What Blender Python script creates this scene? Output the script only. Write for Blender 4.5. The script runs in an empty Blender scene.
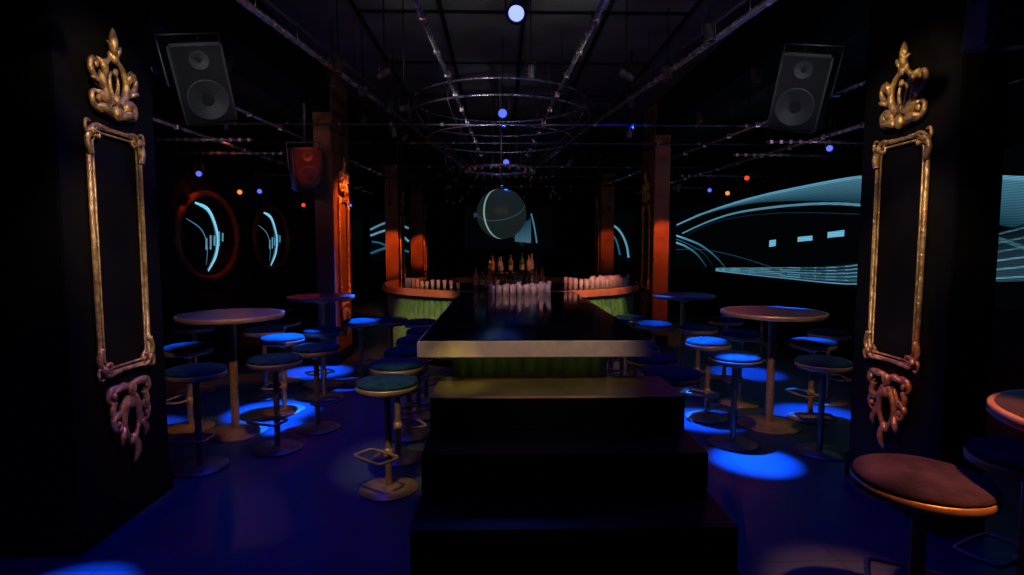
import bpy, bmesh, math, random
from mathutils import Vector, Matrix
random.seed(7)
pi=math.pi
scene=bpy.context.scene
scene.view_settings.view_transform='Standard'

# ------------------------------------------------------------ materials
def newmat(name):
    m=bpy.data.materials.new(name); m.use_nodes=True
    nt=m.node_tree; b=nt.nodes['Principled BSDF']
    return m,nt,b
def pbr(name,col,rough=.5,metal=0.,noise=0.,nscale=8.,bump=0.,bscale=30.,emit=None,estr=0.,coat=0.,spec=None):
    m,nt,b=newmat(name)
    b.inputs['Base Color'].default_value=(*col,1)
    b.inputs['Roughness'].default_value=rough
    b.inputs['Metallic'].default_value=metal
    if coat: b.inputs['Coat Weight'].default_value=coat
    if spec is not None: b.inputs['Specular IOR Level'].default_value=spec
    tc=nt.nodes.new('ShaderNodeTexCoord')
    if noise>0:
        n=nt.nodes.new('ShaderNodeTexNoise'); n.inputs['Scale'].default_value=nscale; n.inputs['Detail'].default_value=6
        nt.links.new(tc.outputs['Object'],n.inputs['Vector'])
        r=nt.nodes.new('ShaderNodeValToRGB')
        r.color_ramp.elements[0].position=.3; r.color_ramp.elements[1].position=.7
        r.color_ramp.elements[0].color=(*[c*(1-noise) for c in col],1)
        r.color_ramp.elements[1].color=(*[min(1,c*(1+noise)) for c in col],1)
        nt.links.new(n.outputs['Fac'],r.inputs['Fac']); nt.links.new(r.outputs['Color'],b.inputs['Base Color'])
        mr=nt.nodes.new('ShaderNodeMapRange'); mr.inputs['To Min'].default_value=max(0,rough-.08); mr.inputs['To Max'].default_value=min(1,rough+.1)
        nt.links.new(n.outputs['Fac'],mr.inputs['Value']); nt.links.new(mr.outputs['Result'],b.inputs['Roughness'])
    if bump>0:
        n2=nt.nodes.new('ShaderNodeTexNoise'); n2.inputs['Scale'].default_value=bscale; n2.inputs['Detail'].default_value=4
        nt.links.new(tc.outputs['Object'],n2.inputs['Vector'])
        bp=nt.nodes.new('ShaderNodeBump'); bp.inputs['Strength'].default_value=bump; bp.inputs['Distance'].default_value=.01
        nt.links.new(n2.outputs['Fac'],bp.inputs['Height']); nt.links.new(bp.outputs['Normal'],b.inputs['Normal'])
    if emit:
        b.inputs['Emission Color'].default_value=(*emit,1); b.inputs['Emission Strength'].default_value=estr
    return m
M={}
M['black']=pbr('matte_black_paint',(.004,.004,.004),.65,noise=.3,nscale=3,spec=.15)
M['copperpaint']=pbr('copper_painted_pillar',(.18,.085,.05),.6,noise=.3,nscale=3,spec=.2)
M['wall']=pbr('dark_wall_paint',(.02,.014,.014),.7,noise=.3,nscale=2,bump=.2,spec=.2)
M['ceil']=pbr('dark_ceiling_paint',(.06,.064,.062),.8,noise=.5,nscale=1.5,bump=.2)
M['gloss']=pbr('black_lacquer',(.003,.003,.004),.10,noise=.2,nscale=2,spec=.4)
M['screenback']=pbr('matte_black_fabric',(.003,.003,.003),.9,noise=.2,nscale=2,spec=.05)
M['stepblk']=pbr('step_black_laminate',(.002,.002,.002),.45,noise=.2,nscale=3,spec=.08)
M['tread_highlight']=pbr('step_tread_warm_highlight',(.10,.08,.02),.36,noise=.4,nscale=3,spec=.5)  # warm highlight on the black top tread, put into its colour
M['bronze']=pbr('brushed_bronze',(.58,.37,.18),.40,metal=.5,noise=.15,nscale=20)
M['edge']=pbr('counter_edge_metal',(.58,.47,.37),.5,metal=.2,noise=.12,nscale=15)
M['brass']=pbr('aged_brass',(.62,.38,.16),.36,metal=.55,noise=.2,nscale=12)
M['gold']=pbr('gilded_plaster',(.88,.48,.20),.34,metal=.6,noise=.55,nscale=25,bump=.9,bscale=45)
M['velvet']=pbr('teal_velvet',(.012,.050,.048),.9,noise=.5,nscale=14,bump=.4,bscale=80,spec=.12)
M['velvet_lit']=pbr('warm_lit_velvet',(.036,.026,.034),.9,noise=.8,nscale=5,bump=.5,bscale=60,spec=.15)  # stool velvet with the warm light's tint put into its colour
M['green']=pbr('green_velvet',(.08,.20,.05),.7,noise=.35,nscale=10,bump=.3,bscale=70)
M['green'].node_tree.nodes['Principled BSDF'].inputs['Sheen Weight'].default_value=.2
M['pipe']=pbr('truss_steel',(.60,.55,.58),.26,metal=.85,noise=.3,nscale=10,bump=.5,bscale=25)
M['thinpipe']=pbr('dark_conduit',(.16,.15,.17),.33,metal=.8,noise=.2,nscale=10)
M['tabletop']=pbr('table_top_dark',(.05,.034,.035),.4,noise=.3,nscale=5)
M['speaker']=pbr('speaker_cabinet',(.035,.033,.035),.5,noise=.2,nscale=10,bump=.3,bscale=120)
M['grille']=pbr('speaker_grille',(.022,.021,.023),.55,metal=.0,bump=.8,bscale=300,spec=.3)
M['wood']=pbr('red_brown_wood',(.36,.13,.06),.35,noise=.3,nscale=6)
M['glass']=pbr('clear_glass',(.6,.55,.55),.08,spec=1.)
M['glass'].node_tree.nodes['Principled BSDF'].inputs['Alpha'].default_value=.25
M['amber']=pbr('amber_bottle_glass',(.35,.12,.03),.1,spec=.8)
M['dkglass']=pbr('green_bottle_glass',(.03,.09,.04),.1,spec=.8)
M['screen']=pbr('led_panel_black',(.003,.004,.005),.6,emit=(.02,.08,.12),estr=.01,spec=.1)
M['redframe']=pbr('mirror_frame_copper',(.40,.12,.06),.45,metal=.2,noise=.3,nscale=10)
M['label']=pbr('paper_label',(.3,.22,.15),.7,noise=.2)
def emis(name,col,s):
    return pbr(name,(.01,.01,.01),.5,emit=col,estr=s)
M['eblue']=emis('blue_lamp_lens',(.08,.13,1),1.5)
M['ebluehot']=emis('bright_blue_lamp_lens',(.22,.28,1),2.2)
M['eorange']=emis('orange_lamp_lens',(1,.2,.03),1.6)
M['ered']=emis('red_lamp_lens',(1,.05,.02),1.2)
M['ewarm']=emis('warm_led_strip',(1,.75,.35),.6)
M['eoff']=pbr('unlit_lamp_lens',(.05,.05,.06),.15)
def ledmat():
    m,nt,b=newmat('led_graphics')
    b.inputs['Base Color'].default_value=(0,0,0,1); b.inputs['Roughness'].default_value=.4
    at=nt.nodes.new('ShaderNodeAttribute'); at.attribute_name='Col'
    tc=nt.nodes.new('ShaderNodeTexCoord'); w=nt.nodes.new('ShaderNodeTexWave')
    w.bands_direction='Z'; w.inputs['Scale'].default_value=12
    nt.links.new(tc.outputs['Object'],w.inputs['Vector'])
    mr=nt.nodes.new('ShaderNodeMapRange'); mr.inputs['To Min'].default_value=.55; mr.inputs['To Max'].default_value=1.1
    nt.links.new(w.outputs['Fac'],mr.inputs['Value'])
    nt.links.new(at.outputs['Color'],b.inputs['Emission Color']); nt.links.new(mr.outputs['Result'],b.inputs['Emission Strength'])
    return m
M['led']=ledmat()
def floormat():
    m,nt,b=newmat('dark_stone_tiles')
    tc=nt.nodes.new('ShaderNodeTexCoord')
    br=nt.nodes.new('ShaderNodeTexBrick'); br.offset=0
    br.inputs['Scale'].default_value=1; br.inputs['Brick Width'].default_value=.8; br.inputs['Row Height'].default_value=.8
    br.inputs['Mortar Size'].default_value=.005
    br.inputs['Color1'].default_value=(.06,.10,.14,1); br.inputs['Color2'].default_value=(.07,.115,.16,1); br.inputs['Mortar'].default_value=(.04,.045,.055,1)
    nt.links.new(tc.outputs['Object'],br.inputs['Vector'])
    n=nt.nodes.new('ShaderNodeTexNoise'); n.inputs['Scale'].default_value=2.5; n.inputs['Detail'].default_value=8
    nt.links.new(tc.outputs['Object'],n.inputs['Vector'])
    mx=nt.nodes.new('ShaderNodeMixRGB'); mx.blend_type='MULTIPLY'; mx.inputs['Fac'].default_value=.7
    nt.links.new(br.outputs['Color'],mx.inputs['Color1']); nt.links.new(n.outputs['Fac'],mx.inputs['Color2'])
    nt.links.new(mx.outputs['Color'],b.inputs['Base Color'])
    mr=nt.nodes.new('ShaderNodeMapRange'); mr.inputs['To Min'].default_value=.28; mr.inputs['To Max'].default_value=.48
    nt.links.new(n.outputs['Fac'],mr.inputs['Value']); nt.links.new(mr.outputs['Result'],b.inputs['Roughness'])
    bp=nt.nodes.new('ShaderNodeBump'); bp.inputs['Strength'].default_value=.15; bp.inputs['Distance'].default_value=.005
    nt.links.new(br.outputs['Fac'],bp.inputs['Height']); bp.invert=True
    nt.links.new(bp.outputs['Normal'],b.inputs['Normal'])
    return m
M['floor']=floormat()

# ------------------------------------------------------------ mesh builder
class MB:
    def __init__(s): s.bm=bmesh.new(); s.mats=[]; s.col=s.bm.loops.layers.color.new('Col')
    def mi(s,k):
        if k not in s.mats: s.mats.append(k)
        return s.mats.index(k)
    def box(s,c,d,mat,rot=None,bev=0.):
        mi=s.mi(mat); t=bmesh.new(); bmesh.ops.create_cube(t,size=1)
        for v in t.verts: v.co=Vector((v.co.x*d[0],v.co.y*d[1],v.co.z*d[2]))
        if bev: bmesh.ops.bevel(t,geom=t.edges[:],offset=bev,segments=2,affect='EDGES')
        R=rot if rot else Matrix.Identity(3)
        s._add(t,R,Vector(c),mi,False)
    def _add(s,t,R,c,mi,smooth):
        mp={}
        for v in t.verts: mp[v]=s.bm.verts.new(R@v.co+c)
        for f in t.faces:
            nf=s.bm.faces.new([mp[v] for v in f.verts]); nf.material_index=mi; nf.smooth=smooth
        t.free()
    def lathe(s,prof,c,mat,seg=32,R=None,sy=1.,smooth=True):
        mi=s.mi(mat); R=R or Matrix.Identity(3); c=Vector(c); rings=[]
        for r,z in prof:
            if r<1e-6: rings.append([s.bm.verts.new(c+R@Vector((0,0,z)))])
            else: rings.append([s.bm.verts.new(c+R@Vector((r*math.cos(2*pi*i/seg),sy*r*math.sin(2*pi*i/seg),z))) for i in range(seg)])
        for a,b in zip(rings,rings[1:]):
            for i in range(seg):
                j=(i+1)%seg
                if len(a)==1 and len(b)==1: continue
                if len(a)==1: f=[a[0],b[i],b[j]]
                elif len(b)==1: f=[a[i],b[0],a[j]]
                else: f=[a[i],b[i],b[j],a[j]]
                try:
                    nf=s.bm.faces.new(f); nf.material_index=mi; nf.smooth=smooth
                except: pass
    def tube(s,pts,r,mat,seg=8,closed=False,flat=None):
        mi=s.mi(mat); pts=[Vector(p) for p in pts]; n=len(pts)
        rad=r if isinstance(r,(list,tuple)) else [r]*n
        rings=[]; up0=None
        for i,p in enumerate(pts):
            if closed: t=pts[(i+1)%n]-pts[i-1]
            else: t=pts[min(i+1,n-1)]-pts[max(i-1,0)]
            if t.length<1e-9: t=Vector((0,0,1))
            t.normalize()
            if flat is not None: up=Vector(flat)
            else:
                up=up0 if up0 is not None else (Vector((0,0,1)) if abs(t.z)<.9 else Vector((1,0,0)))
            a=t.cross(up)
            if a.length<1e-5: a=t.cross(Vector((.3,.8,.5)))
            a.normalize(); b=a.cross(t).normalized(); up0=b
            rings.append([s.bm.verts.new(p+(a*math.cos(2*pi*k/seg)+b*math.sin(2*pi*k/seg))*rad[i]) for k in range(seg)])
        pr=list(zip(rings,rings[1:]))
        if closed: pr.append((rings[-1],rings[0]))
        for A,B in pr:
            for k in range(seg):
                f=s.bm.faces.new([A[k],A[(k+1)%seg],B[(k+1)%seg],B[k]]); f.material_index=mi; f.smooth=True
        if not closed:
            for A in (rings[0],rings[-1]):
                try: f=s.bm.faces.new(A); f.material_index=mi
                except: pass
    def ring(s,c,R,r,mat,seg=64,ts=6):
        s.tube([(c[0]+R*math.cos(2*pi*i/seg),c[1]+R*math.sin(2*pi*i/seg),c[2]) for i in range(seg)],r,mat,ts,True,flat=(0,0,1))
    def ball(s,c,r,mat,sc=(1,1,1),seg=16):
        mi=s.mi(mat); t=bmesh.new(); bmesh.ops.create_uvsphere(t,u_segments=seg,v_segments=max(6,seg//2),radius=r)
        for v in t.verts: v.co=Vector((v.co.x*sc[0],v.co.y*sc[1],v.co.z*sc[2]))
        s._add(t,Matrix.Identity(3),Vector(c),mi,True)
    def quad(s,vs,mat,cols=None):
        mi=s.mi(mat)
        f=s.bm.faces.new([s.bm.verts.new(v) for v in vs]); f.material_index=mi
        if cols:
            for l,c in zip(f.loops,cols): l[s.col]=(*c,1)
    def obj(s,name,loc=(0,0,0),rot=(0,0,0),recalc=True,parent=None):
        if recalc: bmesh.ops.recalc_face_normals(s.bm,faces=s.bm.faces[:])
        me=bpy.data.meshes.new(name); s.bm.to_mesh(me); s.bm.free()
        for k in s.mats: me.materials.append(M[k])
        return inst(name,me,loc,rot,parent)
def inst(name,me,loc=(0,0,0),rot=(0,0,0),parent=None):
    o=bpy.data.objects.new(name,me); scene.collection.objects.link(o); o.location=loc; o.rotation_euler=rot
    if parent: o.parent=parent
    return o
def empty(name,loc=(0,0,0)):
    e=bpy.data.objects.new(name,None); scene.collection.objects.link(e); e.location=loc; e.empty_display_size=.2; return e
def smoothpts(p,n=8,closed=False):
    out=[]; N=len(p)
    P=[Vector(q) for q in p]
    rng=range(N if closed else N-1)
    for i in rng:
        if closed: a,b,c,d=P[i-1],P[i],P[(i+1)%N],P[(i+2)%N]
        else: a,b,c,d=P[max(i-1,0)],P[i],P[i+1],P[min(i+2,N-1)]
        for k in range(n):
            t=k/n
            out.append(.5*((2*b)+(c-a)*t+(2*a-5*b+4*c-d)*t*t+(3*b-a-3*c+d)*t**3))
    if not closed: out.append(P[-1])
    return out

# ------------------------------------------------------------ room shell
XL,XR,Y0,Y1,H=-4.6,5.1,-2.2,19.2,4.1
def shell(name,c,d,mat):
    b=MB(); b.box((0,0,0),d,mat); return b.obj(name,c)
shell('floor',((XL+XR)/2,(Y0+Y1)/2,-.05),(XR-XL+.4,Y1-Y0+.4,.1),'floor')
shell('wall_left',(XL-.1,(Y0+Y1)/2,H/2),(.2,Y1-Y0+.4,H),'wall')
shell('wall_right',(XR+.1,(Y0+Y1)/2,H/2),(.2,Y1-Y0+.4,H),'wall')
shell('wall_back',((XL+XR)/2,Y1+.1,H/2),(XR-XL,.2,H),'screenback')
shell('wall_front',((XL+XR)/2,Y0-.1,H/2),(XR-XL,.2,H),'wall')
b=MB(); b.box((0,0,0),(XR-XL+.4,Y1-Y0+.4,.1),'ceil')
for i in range(12):
    b.box((0,-9+i*1.6,-.06),(3.4,.04,.02),'black')
for x in (-1.7,-.85,0,.85,1.7): b.box((x,0,-.06),(.04,Y1-Y0,.02),'black')
b.obj('ceiling',((XL+XR)/2,(Y0+Y1)/2,H+.05))
for nm,x in (('trim_1',-2.6),('trim_2',2.86)):
    shell(nm,(x,(Y0+Y1)/2,3.83),(.5,Y1-Y0,.54),'black')

# ------------------------------------------------------------ pillars with gilt mouldings
def gilt(mb,face,sgn):
    def P(a,z,o=.02): return (face+sgn*o,a,z)
    def T(pts,r0,r1=None,o=.02,n=6):
        q=smoothpts([P(a,z,o) for a,z in pts],n)
        r1=r0 if r1 is None else r1
        mb.tube(q,[r0+(r1-r0)*i/(len(q)-1) for i in range(len(q))],'gold',7)
    def sym(pts,r0,r1=None,o=.02):
        T(pts,r0,r1,o); T([(-a,z) for a,z in pts],r0,r1,o)
    def leaf(a,z,ang,L,w,o=.03,both=True):
        for sg in ((1,-1) if both else (1,)):
            c,s_=math.cos(ang),math.sin(ang)
            pts=[];rr=[]
            for i in range(9):
                t=i/8; bend=.25*math.sin(t*pi)*L
                x=a+L*t*c-bend*s_*.5; y=z+L*t*s_+bend*c*.5
                pts.append(P(sg*x,y,o+.015*math.sin(pi*t))); rr.append(max(.003,w*math.sin(pi*(.12+.86*t))**.8))
            mb.tube(pts,rr,'gold',8)
    w=.225; zt,zb=2.40,.96
    def loop(w,zt,zb,r,k):
        pts=[(-w+k,zb),(w-k,zb),(w-k*.6,zb+k*.6),(w,zb+k),(w,zt-k),(w-k*.6,zt-k*.6),(w-k,zt),(-w+k,zt),(-w+k*.6,zt-k*.6),(-w,zt-k),(-w,zb+k),(-w+k*.6,zb+k*.6)]
        mb.tube([P(a,z) for a,z in pts],r,'gold',8,True,flat=(1,0,0))
    loop(w,zt,zb,.014,.07); loop(w-.034,zt-.03,zb+.03,.007,.05)
    for i in range(34):
        z=zb+.1+i*(zt-zb-.2)/33
        for a in (-w,w): mb.ball(P(a,z,.026),.010,'gold',(1,.8,1.5),8)
    for sa in (-1,1):
        for zc,sz in ((zt,1),(zb,-1)):
            T([(sa*w*.98,zc-sz*.16),(sa*(w+.02),zc-sz*.09),(sa*(w-.01),zc-sz*.02),(sa*(w-.06),zc+sz*.012),(sa*(w-.12),zc)],.020,.008,.03)
            T([(sa*(w+.005),zc-sz*.05),(sa*(w+.03),zc-sz*.02),(sa*(w+.02),zc+sz*.025),(sa*(w-.01),zc+sz*.02)],.014,.006,.03)
            mb.ball(P(sa*(w-.015),zc-sz*.03,.035),.024,'gold',(.8,1,1),10)
            T([(sa*(w-.03),zc-sz*.05),(sa*(w-.075),zc-sz*.06),(sa*(w-.08),zc-sz*.03),(sa*(w-.055),zc-sz*.025)],.011,.005,.03)
            for k in range(3):
                mb.ball(P(sa*(w-.09-k*.03),zc+sz*.006,.03),.013-.002*k,'gold',(1,1.3,.9),8)
    z0=2.47
    leaf(.03,z0+.02,math.radians(8),.15,.030); leaf(.06,z0+.05,math.radians(38),.14,.030)
    sym([(.12,z0+.03),(.175,z0+.05),(.19,z0+.11),(.155,z0+.135),(.13,z0+.105)],.020,.009,.03)
    sym([(.03,z0+.09),(.085,z0+.15),(.105,z0+.23),(.075,z0+.31),(.035,z0+.35),(.02,z0+.40)],.027,.012,.035)
    sym([(.095,z0+.17),(.15,z0+.19),(.195,z0+.255),(.18,z0+.31),(.145,z0+.295),(.15,z0+.265)],.022,.008,.035)
    leaf(.10,z0+.22,math.radians(65),.12,.022,.04); leaf(.13,z0+.17,math.radians(20),.08,.017,.04)
    sym([(.0,z0+.10),(.03,z0+.17),(.035,z0+.24),(.012,z0+.28)],.014,.008,.03)
    leaf(0,z0+.35,math.radians(90),.19,.026,.04,False); leaf(.012,z0+.36,math.radians(60),.10,.014,.04)
    for k,(a,z,r) in enumerate(((0,.04,.040),(0,.12,.028),(0,.28,.02),(0,.36,.028),(.155,.09,.018),(.16,.28,.016))):
        for sg in ((1,-1) if a else (1,)): mb.ball(P(sg*a,z0+z,.045),r,'gold',(.7,1,1.2),10)
    z1=.885
    leaf(.02,z1-.03,math.radians(-8),.14,.026)
    sym([(.12,z1-.02),(.17,z1-.03),(.19,z1-.08),(.155,z1-.105),(.13,z1-.08)],.021,.009,.03)
    sym([(.14,z1-.10),(.16,z1-.16),(.13,z1-.2),(.09,z1-.17),(.05,z1-.10)],.021,.014,.03)
    sym([(.13,z1-.17),(.165,z1-.22),(.14,z1-.28),(.1,z1-.27),(.105,z1-.235)],.020,.008,.035)
    sym([(.015,z1-.10),(.06,z1-.18),(.07,z1-.27),(.04,z1-.34),(.015,z1-.4)],.024,.012,.035)
    leaf(.075,z1-.27,math.radians(-75),.13,.020,.035)
    leaf(0,z1-.34,math.radians(-90),.19,.022,.035,False)
    for a,z,r in ((0,.05,.036),(0,.14,.030),(0,.38,.024),(.155,.065,.018),(.13,.24,.016)):
        for sg in ((1,-1) if a else (1,)): mb.ball(P(sg*a,z1-z,.045),r,'gold',(.7,1,1.2),10)
def pillar(face,sgn,yc,W,mat):
    b=MB()
    cx=face-sgn*W/2
    b.box((cx,0,H/2),(W,.86,H-.001),mat,bev=.008)
    b.box((cx,0,.09),(W+.03,.89,.18),'black',bev=.006)
    gilt(b,face,sgn)
    return b.obj('gilt_pillar',(0,yc,0))
for face,sg,y,W,m_ in ((-2.34,1,3.48,.5,'black'),(-2.34,1,8.4,.26,'copperpaint'),(-2.34,1,13.4,.30,'copperpaint'),(-2.34,1,17.4,.36,'copperpaint'),
    (2.6,-1,3.6,.27,'black'),(2.6,-1,9.9,.26,'copperpaint'),(2.6,-1,14.9,.34,'copperpaint')):
    pillar(face,sg,y,W,m_)

# ------------------------------------------------------------ long counter
CX0,CX1,CY0,CY1=-.54,1.0,3.6,7.4
def channel_panel(b,p0,p1,nrm,z0,z1,mat,pitch=.09):
    p0=Vector(p0);p1=Vector(p1);L=(p1-p0).length;n=max(2,int(L/pitch));d=(p1-p0)/n;nr=Vector(nrm);mi=b.mi(mat);sub=6
    for i in range(n):
        prev=None
        for k in range(sub+1):
            t=k/sub; off=math.sin(pi*t)*.032; q=p0+d*(i+t)+nr*off
            cur=(b.bm.verts.new((q.x,q.y,z0)),b.bm.verts.new((q.x,q.y,z1-.02)),b.bm.verts.new((q.x-nr.x*off,q.y-nr.y*off,z1)))
            if prev:
                for a in range(2):
                    f=b.bm.faces.new([prev[a],cur[a],cur[a+1],prev[a+1]]); f.material_index=mi; f.smooth=True
            prev=cur
b=MB()
cxm=(CX0+CX1)/2; cym=(CY0+CY1)/2
b.box((cxm,cym,1.045),(CX1-CX0,CY1-CY0,.11),'edge',bev=.006)
b.box((cxm,cym,1.103),(CX1-CX0-.03,CY1-CY0-.03,.008),'gloss')
bx0,bx1,by0=CX0+.22,CX1-.26,CY0+.34
b.box(((bx0+bx1)/2,(by0+CY1)/2,.495),(bx1-bx0-.02,CY1-by0-.02,.99),'black')
channel_panel(b,(bx0,by0,0),(bx1,by0,0),(0,-1,0),.12,.985,'green')
channel_panel(b,(bx0,by0,0),(bx0,CY1-.15,0),(-1,0,0),.12,.985,'green')
channel_panel(b,(bx1,by0,0),(bx1,CY1-.15,0),(1,0,0),.12,.985,'green')
b.box((bx0-.08,(by0+CY1)/2,.985),(.02,CY1-by0-.3,.008),'ewarm')
b.box((bx1+.08,(by0+CY1)/2,.985),(.02,CY1-by0-.3,.008),'ewarm')
b.box(((bx0+bx1)/2,by0-.12,.985),(bx1-bx0,.02,.008),'ewarm')
b.obj('bar_counter',recalc=True)

# steps up to the counter
b=MB(); sx0,sx1=-.425,1.125; sm=(sx0+sx1)/2; sw=sx1-sx0
for i,(zt,yf) in enumerate(((.80,3.33),(.60,2.93),(.39,2.53),(.19,2.15))):
    b.box((sm,(yf+3.88)/2,zt-.1 if i<3 else zt/2),(sw,3.88-yf,.2 if i<3 else zt),'stepblk',bev=.004)
    b.box((sm,(yf+3.86)/2+.01,zt/2-.01),(sw-.004,3.84-yf,zt-.03),'stepblk')
    if i==0: b.box((sm,yf+.27,zt+.002),(sw-.01,.53,.006),'tread_highlight')
    if i==0:
        b.box((sm,yf+.006,zt+.001),(sw,.014,.010),'brass')
b.obj('counter_steps')

# ------------------------------------------------------------ round bar
BC=(.18,9.6); R0=2.15
b=MB()
b.lathe([(R0-.62,1.0),(R0,1.0),(R0+.005,1.01),(R0+.005,1.095),(R0,1.10),(R0-.62,1.10),(R0-.62,1.0)],(BC[0],BC[1],0),'wood',96,smooth=False)
b.lathe([(R0-.60,1.104),(R0-.03,1.104)],(BC[0],BC[1],0),'gloss',96,smooth=False)
mi=b.mi('green'); n=120; sub=5; prev=None; rr=R0-.12
for i in range(n*sub+1):
    a=2*pi*i/(n*sub); t=(i%sub)/sub; r=rr+math.sin(pi*t)*.035
    cur=[b.bm.verts.new((BC[0]+q*math.cos(a),BC[1]+q*math.sin(a),z)) for q,z in ((r,.12),(r,.97),(rr,.999))]
    if prev:
        for k in range(2):
            f=b.bm.faces.new([prev[k],cur[k],cur[k+1],prev[k+1]]); f.material_index=mi; f.smooth=True
    prev=cur
b.lathe([(rr-.03,0),(rr-.03,1.0)],(BC[0],BC[1],0),'black',64)
b.lathe([(rr-.40,0),(rr-.40,1.0)],(BC[0],BC[1],0),'black',64)
b.obj('round_bar')

b=MB()
b.lathe([(0,.0),(.55,0),(.55,.95),(.6,.95),(.6,1.0),(0,1.0)],(BC[0],BC[1],0),'black',32,smooth=False)
for z,r in ((1.25,.42),):
    b.lathe([(0,z-.02),(r,z-.02),(r,z),(0,z)],(BC[0],BC[1],0),'black',32,smooth=False)
b.lathe([(0,1.0),(.10,1.0),(.10,1.25),(.03,1.27),(.03,1.45),(0,1.45)],(BC[0],BC[1],0),'brass',20)
b.obj('bottle_display_island')
def bottle(b,x,y,z,h,r,mat):
    b.lathe([(0,0),(r,0),(r,h*.58),(r*.9,h*.66),(r*.35,h*.76),(r*.33,h*.95),(r*.4,h*.95),(r*.4,h),(0,h)],(x,y,z),mat,12)
    b.lathe([(r*1.02,h*.2),(r*1.02,h*.45)],(x,y,z),'label',12)
b=MB()
for z,r,n in ((1.002,.5,18),(1.252,.36,12)):
    for i in range(n):
        a=2*pi*i/n+random.uniform(-.05,.05); bottle(b,BC[0]+r*math.cos(a),BC[1]+r*math.sin(a),z,random.uniform(.2,.24) if z<1.2 else random.uniform(.24,.34),.036,random.choice(['amber','dkglass','glass']))
b.obj('liquor_bottles')
def glass(b,x,y,z,h=.14,r=.034):
    b.lathe([(0,0),(r*.8,0),(r,h),(r*.93,h),(r*.72,.012),(0,.012)],(x,y,z),'glass',14)
b=MB()
for i in range(9):
    for j in range(3): glass(b,-.12+i*.088+(j%2)*.03,6.8+j*.2,1.108,random.choice([.11,.13,.17]),.026)
b.obj('drinking_glasses')
b=MB()
for i in range(16):
    a=math.radians(-64+i*3.1)
    for rr2 in (1.74,1.86,1.98): glass(b,BC[0]+rr2*math.cos(a),BC[1]+rr2*math.sin(a),1.106,random.choice([.12,.16]),.028)
for i in range(11):
    a=math.radians(-114-i*3.4); glass(b,BC[0]+1.9*math.cos(a),BC[1]+1.9*math.sin(a),1.106,random.choice([.09,.12]),.028)
b.obj('stemless_glasses')
b=MB()
for x,y in ((-.25,7.85),(-.15,7.80),(-.34,7.8),(.5,7.78),(.58,7.82),(.2,7.7)): bottle(b,x,y,1.106,.3,.04,random.choice(['amber','dkglass','amber']))
b.obj('spirit_bottles')

# ------------------------------------------------------------ stools and tables
def stool_mesh(cush='velvet'):
    b=MB()
    b.lathe([(0,0),(.2,0),(.205,.006),(.203,.013),(.06,.024),(.03,.032),(0,.032)],(0,0,0),'brass',40)
    b.lathe([(.024,.03),(.024,.71)],(0,0,0),'brass',16)
    b.lathe([(.024,.66),(.05,.69),(.12,.70),(.12,.715),(0,.715)],(0,0,0),'brass',24)
    b.lathe([(0,.712),(.205,.712),(.215,.72),(.217,.75),(.212,.757),(.2,.757)],(0,0,0),'bronze',48)
    b.lathe([(.206,.752),(.215,.765),(.205,.782),(.17,.792),(.08,.797),(0,.798)],(0,0,0),cush,48)
    pts=smoothpts([(.02,0,.27),(.02,.11,.27),(.05,.14,.27),(.16,.14,.27),(.19,.11,.27),(.19,-.11,.27),(.16,-.14,.27),(.05,-.14,.27),(.02,-.11,.27),(.02,-.0,.27)],4)
    b.tube(pts,.011,'bronze',8)
    b.lathe([(.034,.245),(.034,.295),(.024,.3)],(0,0,0),'bronze',16)
    o=b.obj('bar_stool'); me=o.data; bpy.data.objects.remove(o); return me
def table_mesh():
    b=MB()
    b.lathe([(0,0),(.27,0),(.275,.008),(.27,.016),(.08,.03),(.045,.04),(0,.04)],(0,0,0),'brass',48)
    b.lathe([(.035,.03),(.035,1.04)],(0,0,0),'brass',20)
    b.lathe([(.035,1.0),(.16,1.05),(.16,1.062),(0,1.062)],(0,0,0),'brass',24)
    b.lathe([(0,1.06),(.445,1.06),(.452,1.065),(.452,1.098),(.447,1.103),(.43,1.103)],(0,0,0),'bronze',64)
    b.lathe([(.432,1.1025),(0,1.1025)],(0,0,0),'tabletop',64)
    o=b.obj('cocktail_table'); me=o.data; bpy.data.objects.remove(o); return me
SM=stool_mesh(); SM2=stool_mesh('velvet_lit'); TM=table_mesh()
stools=[(-2.33,4.28),(-2.93,5.25),(-1.89,4.68),(-2.25,5.78),(-2.68,6.35),(-1.72,5.2),(-2.0,6.3),(-2.75,7.1),(-1.75,7.0),(-1.4,7.15),(-.98,6.95),
(-.79,3.86),(-.83,4.45),(-.83,5.0),(-.83,5.6),(-.83,6.2),
(2.02,4.72),(2.66,4.5),(3.08,5.4),(2.6,5.95),(2.06,5.45),(2.3,6.4),(2.9,7.1),(1.86,6.7),(1.7,7.3),(1.4,6.95),
(1.28,4.1),(1.28,4.65),(1.28,5.2),(1.28,5.8),(1.28,6.4),(3.6,6.0),(3.9,8.2),(-3.6,6.6),(-3.4,8.6)]
for i,(x,y) in enumerate(stools):
    inst('bar_stool',SM,(x,y,0),(0,0,random.uniform(0,6.28)))
o=inst('bar_stool',SM2,(1.73,2.2,0),(0,0,1)); o.scale=(1.17,1.17,1)
o=inst('bar_stool',SM2,(2.40,2.42,0),(0,0,2)); o.scale=(1.1,1.1,1)
for x,y,s in ((-2.44,5.1,1),(-2.2,6.9,.88),(2.57,5.2,1.03),(2.31,7.0,.85),(2.30,1.88,1)):
    o=inst('cocktail_table',TM,(x,y,0)); o.scale=(s,s,1)

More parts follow.
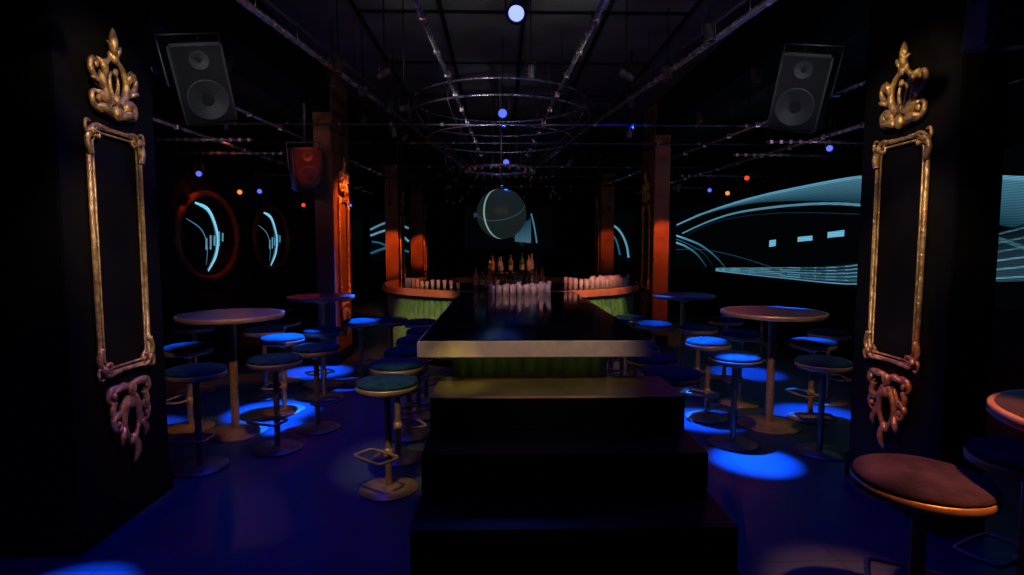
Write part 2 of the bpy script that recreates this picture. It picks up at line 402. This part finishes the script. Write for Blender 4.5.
# ------------------------------------------------------------ LED walls
def ribbon(b,mp,pts,w,c0,c1=None,n=8,edge=None):
    q=smoothpts([(p[0],p[1],p[2] if len(p)>2 else 1) for p in pts],n); N=len(q); c1=c1 or c0
    for i in range(N-1):
        def off(k):
            t=(q[min(k+1,N-1)]-q[max(k-1,0)]); t=Vector((t.x,t.y)); t.normalize(); nn=Vector((-t.y,t.x))*w*.5*q[k].z
            return (q[k].x+nn.x,q[k].y+nn.y),(q[k].x-nn.x,q[k].y-nn.y)
        A,B=off(i); C,D=off(i+1)
        f0=i/(N-1); f1=(i+1)/(N-1)
        ca=tuple(c0[j]+(c1[j]-c0[j])*f0 for j in range(3)); cb=tuple(c0[j]+(c1[j]-c0[j])*f1 for j in range(3))
        b.quad([mp(*A),mp(*B),mp(*D),mp(*C)],'led',[ca,ca,cb,cb])
def band(b,mp,top,bot,ct,cb,n=8):
    T=smoothpts([(a,z,0) for a,z in top],n);B=smoothpts([(a,z,0) for a,z in bot],n)
    for i in range(len(T)-1):
        b.quad([mp(T[i].x,T[i].y),mp(B[i].x,B[i].y),mp(B[i+1].x,B[i+1].y),mp(T[i+1].x,T[i+1].y)],'led',[ct,cb,cb,ct])
CY=(.14,.46,.58); CW=(.40,.68,.80); CD=(.03,.11,.14)
def sc(c,k): return tuple(x*k for x in c)
xs=XR-.03
e=empty('led_wall_screen',(xs,10.1,1.9))
b=MB(); b.box((0,0,0),(.05,12.2,1.62),'screen'); b.obj('panel',parent=e)
b=MB(); mp=lambda a,z:(-.029,a-10.1,z-1.9)
band(b,mp,[(14.5,2.5),(11.7,2.64),(9.6,2.69),(7.7,2.66),(6.3,2.5),(5,2.3),(4.3,2.1)],[(14.5,2.46),(11.7,2.56),(9.6,2.48),(7.7,2.30),(6.3,2.05),(5,1.8),(4.3,1.5)],sc(CW,.7),sc(CD,2.0))
ribbon(b,mp,[(16,2.3),(14,2.5),(11.7,2.645),(9.6,2.69),(7.7,2.665),(6.3,2.5),(5,2.3),(4.3,2.1)],.045,sc(CW,.9))
ribbon(b,mp,[(15.5,2.05),(13.5,2.3),(11.7,2.42),(9.3,2.40),(7.7,2.27),(6.3,2.0),(5,1.6)],.04,sc(CW,.8))
ribbon(b,mp,[(15.8,1.75),(14.5,2.1),(12.5,2.3),(10,2.3),(7.7,2.15)],.014,sc(CY,.4))
for a,z,w,h in ((10.3,1.77,.25,.12),(9.2,1.84,.45,.08),(8.35,1.90,.42,.09),(7.2,1.95,.4,.09)):
    b.quad([mp(a-w/2,z-h/2),mp(a+w/2,z-h/2-.02),mp(a+w/2,z+h/2-.02),mp(a-w/2,z+h/2)],'led',[sc(CW,1.1)]*4)
ribbon(b,mp,[(16,2.0),(15.2,1.9),(14,1.72),(13,1.45),(12.4,1.2)],.05,sc(CW,1.1),sc(CY,.4))
ribbon(b,mp,[(16,1.8),(15.2,1.7),(14.3,1.5),(13.6,1.2)],.05,sc(CW,1.1),sc(CY,.4))
ribbon(b,mp,[(16,1.9),(15,1.76),(13.9,1.55),(13.2,1.25)],.02,sc(CW,.7),sc(CY,.3))
ribbon(b,mp,[(16,1.6),(14,1.62),(12,1.5),(10,1.28),(9,1.15)],.016,sc(CY,.6))
band(b,mp,[(13,1.2),(11,1.27),(9.3,1.36),(7.7,1.5),(6.3,1.7),(5,2.0),(4.3,2.1)],[(13,1.14),(11,1.14),(9.3,1.16),(7.7,1.2),(6.3,1.3),(5,1.4),(4.3,1.5)],sc(CY,.06),sc(CW,.38))
for k in range(6):
    ribbon(b,mp,[(13,1.13+k*.012),(10,1.14+k*.035),(7.7,1.18+k*.055),(5,1.45+k*.1)],.018,sc(CW,.9))
b.obj('led_graphics_panel',recalc=False,parent=e)
def backscreen(x,z,w,h,draw,y=Y1-.03):
    e=empty('led_screen',(x,y,z)); b=MB(); b.box((0,0,0),(w,.05,h),'screen'); b.obj('panel',parent=e)
    b=MB(); draw(b,lambda a,zz:(a,-.029,zz)); b.obj('graphics',recalc=False,parent=e)
def d1(b,mp):
    ribbon(b,mp,[(-.65,.3),(0,.55),(.65,.35)],.07,sc(CW,.8)); ribbon(b,mp,[(-.65,.1),(.1,.3),(.65,-.1)],.07,sc(CW,.9))
    ribbon(b,mp,[(-.65,-.5),(0,-.3),(.65,-.45)],.08,sc(CY,.8)); ribbon(b,mp,[(-.6,-.1),(-.2,-.2),(.3,-.6)],.06,sc(CY,.8))
backscreen(-3.75,1.95,1.35,1.6,d1)
def d2(b,mp):
    ribbon(b,mp,[(-.5,.6),(.1,.3),(.4,-.2),(.5,-.7)],.07,sc(CW,.9)); ribbon(b,mp,[(-.5,.2),(.0,0),(.2,-.6)],.06,sc(CY,.8))
backscreen(3.9,2.0,1.3,1.7,d2)
def d3(b,mp):
    band(b,mp,[(.2,0),(.75,.35)],[(.2,-.45),(.75,-.5)],sc(CY,.45),sc(CW,.6),2)
    band(b,mp,[(-1.2,.5),(-.8,.6)],[(-1.2,.35),(-.8,.4)],sc(CW,.4),sc(CY,.3),2)
    ribbon(b,mp,[(.75,.5),(.85,.1),(.95,-.5)],.05,sc(CW,.7)); ribbon(b,mp,[(-.5,.1),(0,-.2),(.5,-.6)],.03,sc(CY,.4))
backscreen(.3,2.3,3.0,1.4,d3)

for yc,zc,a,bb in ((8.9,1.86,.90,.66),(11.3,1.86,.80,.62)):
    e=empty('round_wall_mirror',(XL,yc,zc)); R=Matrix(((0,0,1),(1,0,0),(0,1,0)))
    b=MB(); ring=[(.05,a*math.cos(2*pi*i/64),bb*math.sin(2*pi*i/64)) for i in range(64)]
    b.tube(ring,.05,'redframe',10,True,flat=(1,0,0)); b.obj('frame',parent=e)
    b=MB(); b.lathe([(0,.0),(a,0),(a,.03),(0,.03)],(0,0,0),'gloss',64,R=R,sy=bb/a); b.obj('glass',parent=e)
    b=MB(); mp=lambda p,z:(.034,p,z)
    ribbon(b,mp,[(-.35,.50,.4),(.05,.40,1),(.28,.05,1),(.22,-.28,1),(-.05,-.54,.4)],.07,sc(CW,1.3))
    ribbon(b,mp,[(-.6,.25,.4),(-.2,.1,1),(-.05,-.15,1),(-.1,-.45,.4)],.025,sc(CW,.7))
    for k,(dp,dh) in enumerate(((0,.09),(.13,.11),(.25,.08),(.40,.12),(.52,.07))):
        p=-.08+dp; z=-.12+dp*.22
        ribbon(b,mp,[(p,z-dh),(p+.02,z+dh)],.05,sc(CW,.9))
    b.obj('painted_reflection',recalc=False,parent=e)  # glowing ribbons stand in for what the mirror reflects

# ------------------------------------------------------------ speakers
def speaker(loc,size,rot,nm='hanging_speaker'):
    e=empty(nm,loc)
    w,d,h=size; b=MB()
    b.box((0,0,0),(w,d,h),'speaker',bev=.02)
    b.box((0,-d/2-.004,0),(w-.05,.012,h-.05),'grille')
    Rm=Matrix.Rotation(pi/2,3,'X')
    b.lathe([(.02,.0),(w*.36,.02),(w*.38,.025),(w*.40,.02)],(0,-d/2-.005,-h*.18),'speaker',32,R=Rm)
    b.lathe([(.01,.0),(w*.16,.02),(w*.18,.02)],(0,-d/2-.005,h*.3),'speaker',24,R=Rm)
    b.tube([(-w/2-.01,0,-.02),(-w/2-.03,0,.0),(-w/2-.03,0,h/2+.06),(w/2+.03,0,h/2+.06),(w/2+.03,0,0),(w/2+.01,0,-.02)],.012,'thinpipe',6)
    o=b.obj('cabinet',rot=rot,parent=e)
    b=MB(); b.tube([(0,0,h/2+.03),(0,0,H-loc[2]-.0)],.018,'thinpipe',8); b.obj('ceiling_rod',parent=e)
speaker((-2.62,5.05,3.13),(.42,.4,.66),(math.radians(18),math.radians(-14),math.radians(35)))
speaker((2.78,5.2,3.13),(.42,.4,.66),(math.radians(18),math.radians(14),math.radians(-35)))
speaker((-2.55,7.5,2.72),(.36,.3,.56),(math.radians(10),math.radians(-6),math.radians(30)))
speaker((2.62,2.75,2.95),(.5,.4,.5),(math.radians(12),0,math.radians(-25)))
speaker((-2.85,2.65,2.95),(.4,.4,.45),(math.radians(12),0,math.radians(25)))

# ------------------------------------------------------------ ceiling rails
def lerp(p,q,t): return tuple(p[i]+(q[i]-p[i])*t for i in range(3))
def rail(p,q,r=.022,twin=False,mat='pipe'):
    b=MB(); b.tube([p,q],r,mat,8)
    if twin:
        p2=(p[0],p[1],p[2]+.14); q2=(q[0],q[1],q[2]+.14); b.tube([p2,q2],r*.5,'thinpipe',6)
        n=16
        for i in range(n): b.tube([lerp(p,q,i/n),lerp(p2,q2,i/n)],.006,'thinpipe',4)
    else:
        n=14
        for i in range(n):
            c=lerp(p,q,(i+.5)/n); b.box(c,(r*2.4,r*2.6,r*2.6),mat)
    L=Vector(q)-Vector(p); m=max(2,int(L.length/2.5))
    for i in range(m+1):
        c=lerp(p,q,i/m*.98+.01); b.tube([c,(c[0],c[1],H)],.003,'black',5)
    return b.obj('ceiling_rail')
Z=3.5
rail((-2.27,1.2,Z),(-.95,11.6,Z),.028,True)
rail((-.72,1.2,Z),(-.36,11.6,Z),.024)
rail((.86,1.2,Z),(.52,11.6,Z),.024)
rail((2.4,1.2,Z),(.92,11.6,Z),.028,True)
rail((-3.1,4.0,3.25),(-2.4,15,3.25)); rail((-3.9,4.0,3.1),(-3.4,15,3.1))
rail((3.5,4.6,3.25),(2.6,15,3.25)); rail((4.3,4.6,3.1),(3.6,15,3.1))
for i,y in enumerate((7.6,9.4,11.6,13.8,15.5)):
    zz=3.40 if i%2 else 3.32
    rail((-4.5,y,zz),(5.0,y,zz),.016,mat='thinpipe')
for y in (7.0,8.0,10.4,12.5):
    rail((-4.5,y,3.0),(-3.0,y,3.0),.016,mat='thinpipe'); rail((3.3,y,3.0),(5.0,y,3.0),.016,mat='thinpipe')

rc=(.0,8.6)
b=MB()
for z,r,t in ((3.85,1.28,.013),(3.62,1.35,.014),(3.3,1.1,.012)): b.ring((rc[0],rc[1],z),r,t,'pipe',72)
b.ring((rc[0],rc[1],2.86),.52,.022,'pipe',72)
for i in range(24):
    a=2*pi*i/24; c,s_=math.cos(a),math.sin(a)
    pts=smoothpts([(rc[0]+1.28*c,rc[1]+1.28*s_,3.85),(rc[0]+1.35*c,rc[1]+1.35*s_,3.6),(rc[0]+1.1*c,rc[1]+1.1*s_,3.3),(rc[0]+.7*c,rc[1]+.7*s_,3.0),(rc[0]+.52*c,rc[1]+.52*s_,2.86)],4)
    if i%2==0: b.tube(pts,.006,'thinpipe',5)
    if i%4==0: b.tube([(rc[0]+1.28*c,rc[1]+1.28*s_,3.85),(rc[0]+1.28*c,rc[1]+1.28*s_,H)],.008,'thinpipe',5)
    b.ball((rc[0]+.52*c,rc[1]+.52*s_,2.83),.022,'bronze',(1,1,1.3),8)
b.obj('ring_chandelier')
b=MB()
for i in range(46):
    x=random.uniform(-1.1,1.2); y=random.uniform(10.1,11.3); zl=random.uniform(2.5,3.1)
    b.tube([(x,y,H),(x,y,zl)],.004,'thinpipe',4); b.ball((x,y,zl),.02,'glass',(1,1,1.6),8)
b.obj('hanging_crystal_pendants')

def globemat():
    m,nt,bs=newmat('led_globe'); bs.inputs['Base Color'].default_value=(.012,.014,.014,1); bs.inputs['Roughness'].default_value=.4
    tc=nt.nodes.new('ShaderNodeTexCoord')
    def dist(c):
        v=nt.nodes.new('ShaderNodeVectorMath'); v.operation='DISTANCE'; nt.links.new(tc.outputs['Object'],v.inputs[0]); v.inputs[1].default_value=c; return v.outputs['Value']
    def math_(op,a,bv):
        n=nt.nodes.new('ShaderNodeMath'); n.operation=op
        for k,val in enumerate((a,bv)):
            if isinstance(val,(int,float)): n.inputs[k].default_value=val
            else: nt.links.new(val,n.inputs[k])
        return n.outputs[0]
    d=dist((.30,-.25,.02))
    x=math_('ABSOLUTE',math_('SUBTRACT',d,.56),0); l1=math_('LESS_THAN',x,.012)
    d2=dist((-.1,-.3,.5)); l2=math_('LESS_THAN',math_('ABSOLUTE',math_('SUBTRACT',d2,.62),0),.006)
    s=math_('ADD',math_('MULTIPLY',l1,.35),math_('MULTIPLY',l2,.05)); s=math_('ADD',s,.014)
    bs.inputs['Emission Color'].default_value=(.5,.85,.85,1); nt.links.new(s,bs.inputs['Emission Strength'])
    return m
M['globe']=globemat()
e=empty('hanging_led_globe',(.02,8.6,2.2))
b=MB(); b.ball((0,0,0),.38,'globe',seg=48); b.obj('globe',parent=e)
b=MB(); b.tube([(0,0,.36),(0,0,H-2.2)],.01,'thinpipe',6); b.lathe([(0,.44),(.06,.42),(.08,.37),(0,.36)],(0,0,0),'thinpipe',16); b.obj('hanger',parent=e)

# ------------------------------------------------------------ lights fixtures
def lampspot(loc,target,col,power,ang,blend,lens,size=.05,scale=1.,ceil=H,nm='stage_spotlight'):
    e=empty(nm,loc)
    d=(Vector(target)-Vector(loc)).normalized(); q=d.to_track_quat('-Z','Y')
    b=MB(); s=scale
    b.lathe([(0,.16*s),(.05*s,.15*s),(.065*s,.1*s),(.07*s,-.06*s),(.078*s,-.07*s),(.078*s,-.10*s),(.066*s,-.10*s),(.06*s,-.07*s)],(0,0,0),'speaker',20)
    b.lathe([(0,-.075*s),(.06*s,-.075*s)],(0,0,0),lens,20)
    o=b.obj('housing',parent=e); o.rotation_mode='QUATERNION'; o.rotation_quaternion=q
    b=MB(); b.tube([(-.09*s,0,0),(-.09*s,0,.2*s),(.09*s,0,.2*s),(.09*s,0,0)],.008*s,'thinpipe',6); b.tube([(0,0,.2*s),(0,0,max(.22,ceil-loc[2]))],.006,'black',6); b.obj('yoke',parent=e)
    if power>0:
        L=bpy.data.lights.new(nm+'_beam','SPOT'); L.energy=power; L.color=col; L.spot_size=math.radians(ang); L.spot_blend=blend; L.shadow_soft_size=size
        lo=bpy.data.objects.new('beam',L); scene.collection.objects.link(lo); lo.parent=e; lo.rotation_mode='QUATERNION'; lo.rotation_quaternion=q; lo.location=d*.12*scale
    return e
BL=(.004,.085,1.0)
for (x,y),p,a in (((2.03,4.33),10000,13),((2.0,5.4),7500,15),((3.2,5.5),5000,17),((-2.35,5.75),9500,17),((-2.1,5.25),6500,9),((-2.5,7.6),6500,17),((-1.9,6.9),5500,13),((-3.25,2.95),8500,18),((-2.15,2.65),4500,12),((1.9,6.6),2500,14),((3.3,7.4),3500,18),((-3.4,5.2),2600,16)):
    lampspot((x*.8+.1,y+.4,3.45),(x,y,0),BL,p,a,.8,'eoff',.015,scale=.6)
lampspot((.12,4.05,3.36),(-.1,2.2,1.9),BL,60,60,.6,'ebluehot',.05,scale=.9)
lampspot((.03,6.6,3.25),(.0,3.0,1.8),BL,60,60,.6,'eblue',.05,scale=.8)
lampspot((.1,9.4,3.1),(.0,5.0,1.8),BL,60,60,.6,'eblue',.05,scale=.8)
for x,y,z,c,l in ((-4.2,8,2.72,BL,'eblue'),(-4.1,9,2.56,(1,.2,.03),'eorange'),(-4.0,9.5,2.62,BL,'eblue'),(-3.8,11,2.5,(1,.05,.02),'ered'),(4.05,10,2.65,(1,.2,.03),'eorange'),(3.95,9,2.8,(1,.05,.02),'ered'),(4.1,7,2.93,BL,'eblue'),(4.1,11,2.8,BL,'eblue'),(-3.3,12.5,2.6,BL,'eblue'),(3.4,13,2.7,BL,'eblue')):
    lampspot((x,y,z),(x*.35,2,1.5),c,6,40,.6,l,.03,scale=.6)
WG=(1,.68,.38)
lampspot((-.6,2.0,3.5),(-2.34,3.48,2.6),WG,150,24,.8,'eoff',.03,scale=.5)
lampspot((.9,2.2,3.5),(2.6,3.6,2.6),WG,150,24,.8,'eoff',.03,scale=.5)
lampspot((-.6,2.0,3.5),(-2.34,3.48,1.6),WG,230,22,.8,'eoff',.03,scale=.5)
lampspot((.9,2.2,3.5),(2.6,3.6,1.6),WG,230,22,.8,'eoff',.03,scale=.5)
lampspot((-.6,2.4,3.4),(-2.34,3.48,.7),(1,.40,.40),110,14,.6,'eoff',.03,scale=.5)
lampspot((.9,2.7,3.4),(2.6,3.6,.7),(1,.30,.10),190,14,.6,'eoff',.03,scale=.5)
OR=(1,.14,.015)
lampspot((-1.4,8.4,3.3),(-2.34,8.4,2.0),OR,260,52,.7,'eoff',.05,scale=.5)
lampspot((-1.5,6.3,3.4),(-2.6,7.45,2.72),(1,.05,.012),120,16,.5,'eoff',.05,scale=.5)
lampspot((-2.3,11.8,2.6),(-2.5,13,1.6),OR,200,34,.6,'eoff',.05,scale=.5)
lampspot((-2.1,15.6,2.6),(-2.4,17,1.6),OR,170,30,.6,'eoff',.05,scale=.5)
lampspot((2.75,8.7,2.6),(2.74,9.47,1.6),OR,100,50,.6,'eoff',.05,scale=.5)
lampspot((2.6,13.4,2.6),(2.8,14.5,1.7),OR,50,36,.7,'eoff',.05,scale=.5)
lampspot((-3.4,3.4,3.6),(-4.6,4.7,2.1),(1,.05,.02),130,50,.9,'eoff',.05,scale=.5)
lampspot((-3.6,7.6,3.3),(-4.6,8.9,1.9),(1,.15,.07),36,50,.8,'eoff',.05,scale=.5)
lampspot((3.8,3.4,3.6),(5.1,4.3,1.0),(1,.05,.02),110,36,.9,'eoff',.05,scale=.5)
# bar lights
lampspot((.3,5.6,3.4),(.3,7.0,1.1),(1,.50,.44),240,20,.6,'eoff',.05,scale=.5)
lampspot((1.9,3.2,3.4),(1.45,7.8,.9),(1,.68,.36),800,13,.6,'eoff',.05,scale=.5)
lampspot((-1.2,3.4,3.4),(-1.1,7.8,.9),(1,.68,.36),650,13,.6,'eoff',.05,scale=.5)
lampspot((1.6,7.0,3.1),(1.3,8.1,1.0),(1,.26,.14),330,40,.6,'eoff',.05,scale=.5)
lampspot((-1.3,7.0,3.1),(-1.2,8.2,1.0),(1,.28,.12),150,40,.6,'eoff',.05,scale=.5)
lampspot((1.0,8.2,2.9),(.18,9.6,1.3),(1,.34,.14),110,30,.6,'eoff',.05,scale=.5)
lampspot((.2,1.0,3.5),(.3,3.6,1.0),(1,.72,.54),200,22,.8,'eoff',.05,scale=.5)
lampspot((-.9,2.2,3.5),(-.78,4.1,.4),(1,.75,.40),170,18,.8,'eoff',.05,scale=.5)
lampspot((-.2,1.9,3.5),(-.3,3.6,.8),(1,.75,.2),300,9,.9,'eoff',.05,scale=.5)
lampspot((1.9,1.0,3.5),(1.8,2.2,.8),(1,.28,.08),620,15,.7,'eoff',.05,scale=.5)
# warm fills added to brighten the seating groups, no known fixtures
lampspot((-.9,2.4,3.6),(-2.3,5.0,.9),(1,.55,.25),190,24,.9,'eoff',.05,scale=.5)
lampspot((1.3,2.4,3.6),(2.45,5.1,.9),(1,.55,.25),190,24,.9,'eoff',.05,scale=.5)
# dim cool lights added only so the flown speakers show up
lampspot((-1.4,3.2,3.3),(-2.62,5.05,3.1),(.8,.85,1),45,26,.9,'eoff',.05,scale=.5)
lampspot((1.6,3.3,3.3),(2.78,5.2,3.1),(.8,.85,1),45,26,.9,'eoff',.05,scale=.5)
# made-up up-lights, added to brighten the ceiling grid, rails and ring
lampspot((-1.0,5.0,3.2),(.0,5.8,4.1),(1,1,.92),10,120,.9,'eoff',.1,scale=.5)
lampspot((1.1,5.0,3.2),(.1,5.8,4.1),(1,1,.92),10,120,.9,'eoff',.1,scale=.5)
lampspot((-1.6,2.6,3.1),(-.9,5.5,3.5),(1,.45,.45),50,80,.9,'eoff',.05,scale=.5)
lampspot((1.7,2.8,3.1),(1.0,6,3.5),(.9,.6,.8),50,80,.9,'eoff',.05,scale=.5)
lampspot((-.9,5.4,3.0),(-.1,8.6,3.8),(.9,.85,1),60,36,.9,'eoff',.05,scale=.5)
lampspot((-3.6,5.0,2.9),(-3.0,9,3.3),(.9,.45,.6),34,60,.9,'eoff',.05,scale=.5)
lampspot((3.9,5.6,2.9),(3.4,9,3.3),(.8,.5,.8),34,60,.9,'eoff',.05,scale=.5)
def area(nm,loc,sx,sy,col,p):
    L=bpy.data.lights.new(nm,'AREA'); L.shape='RECTANGLE'; L.size=sx; L.size_y=sy; L.energy=p; L.color=col; L.spread=math.radians(95)
    o=bpy.data.objects.new(nm,L); scene.collection.objects.link(o); o.location=loc; return o
area('added_blue_fill',(-1.6,4.1,3.4),.8,5,(.002,.010,1),18)  # unseen overhead fills without fixtures, added for the blue ambient light
area('added_blue_fill',(1.7,4.6,3.4),.8,6,(.002,.010,1),13)
area('added_blue_fill',(.2,8,3.9),2.0,8,(.10,.15,1),3)

w=bpy.data.worlds.new('World'); scene.world=w; w.use_nodes=True
w.node_tree.nodes['Background'].inputs[0].default_value=(.01,.012,.03,1); w.node_tree.nodes['Background'].inputs[1].default_value=.05

cam=bpy.data.cameras.new('camera'); co=bpy.data.objects.new('camera',cam); scene.collection.objects.link(co)
co.location=(0,0,1.72); co.rotation_euler=(math.radians(90-4.3),0,math.radians(-1.2)); cam.lens=560/1024*36; cam.sensor_width=36; cam.clip_start=.05
scene.camera=co
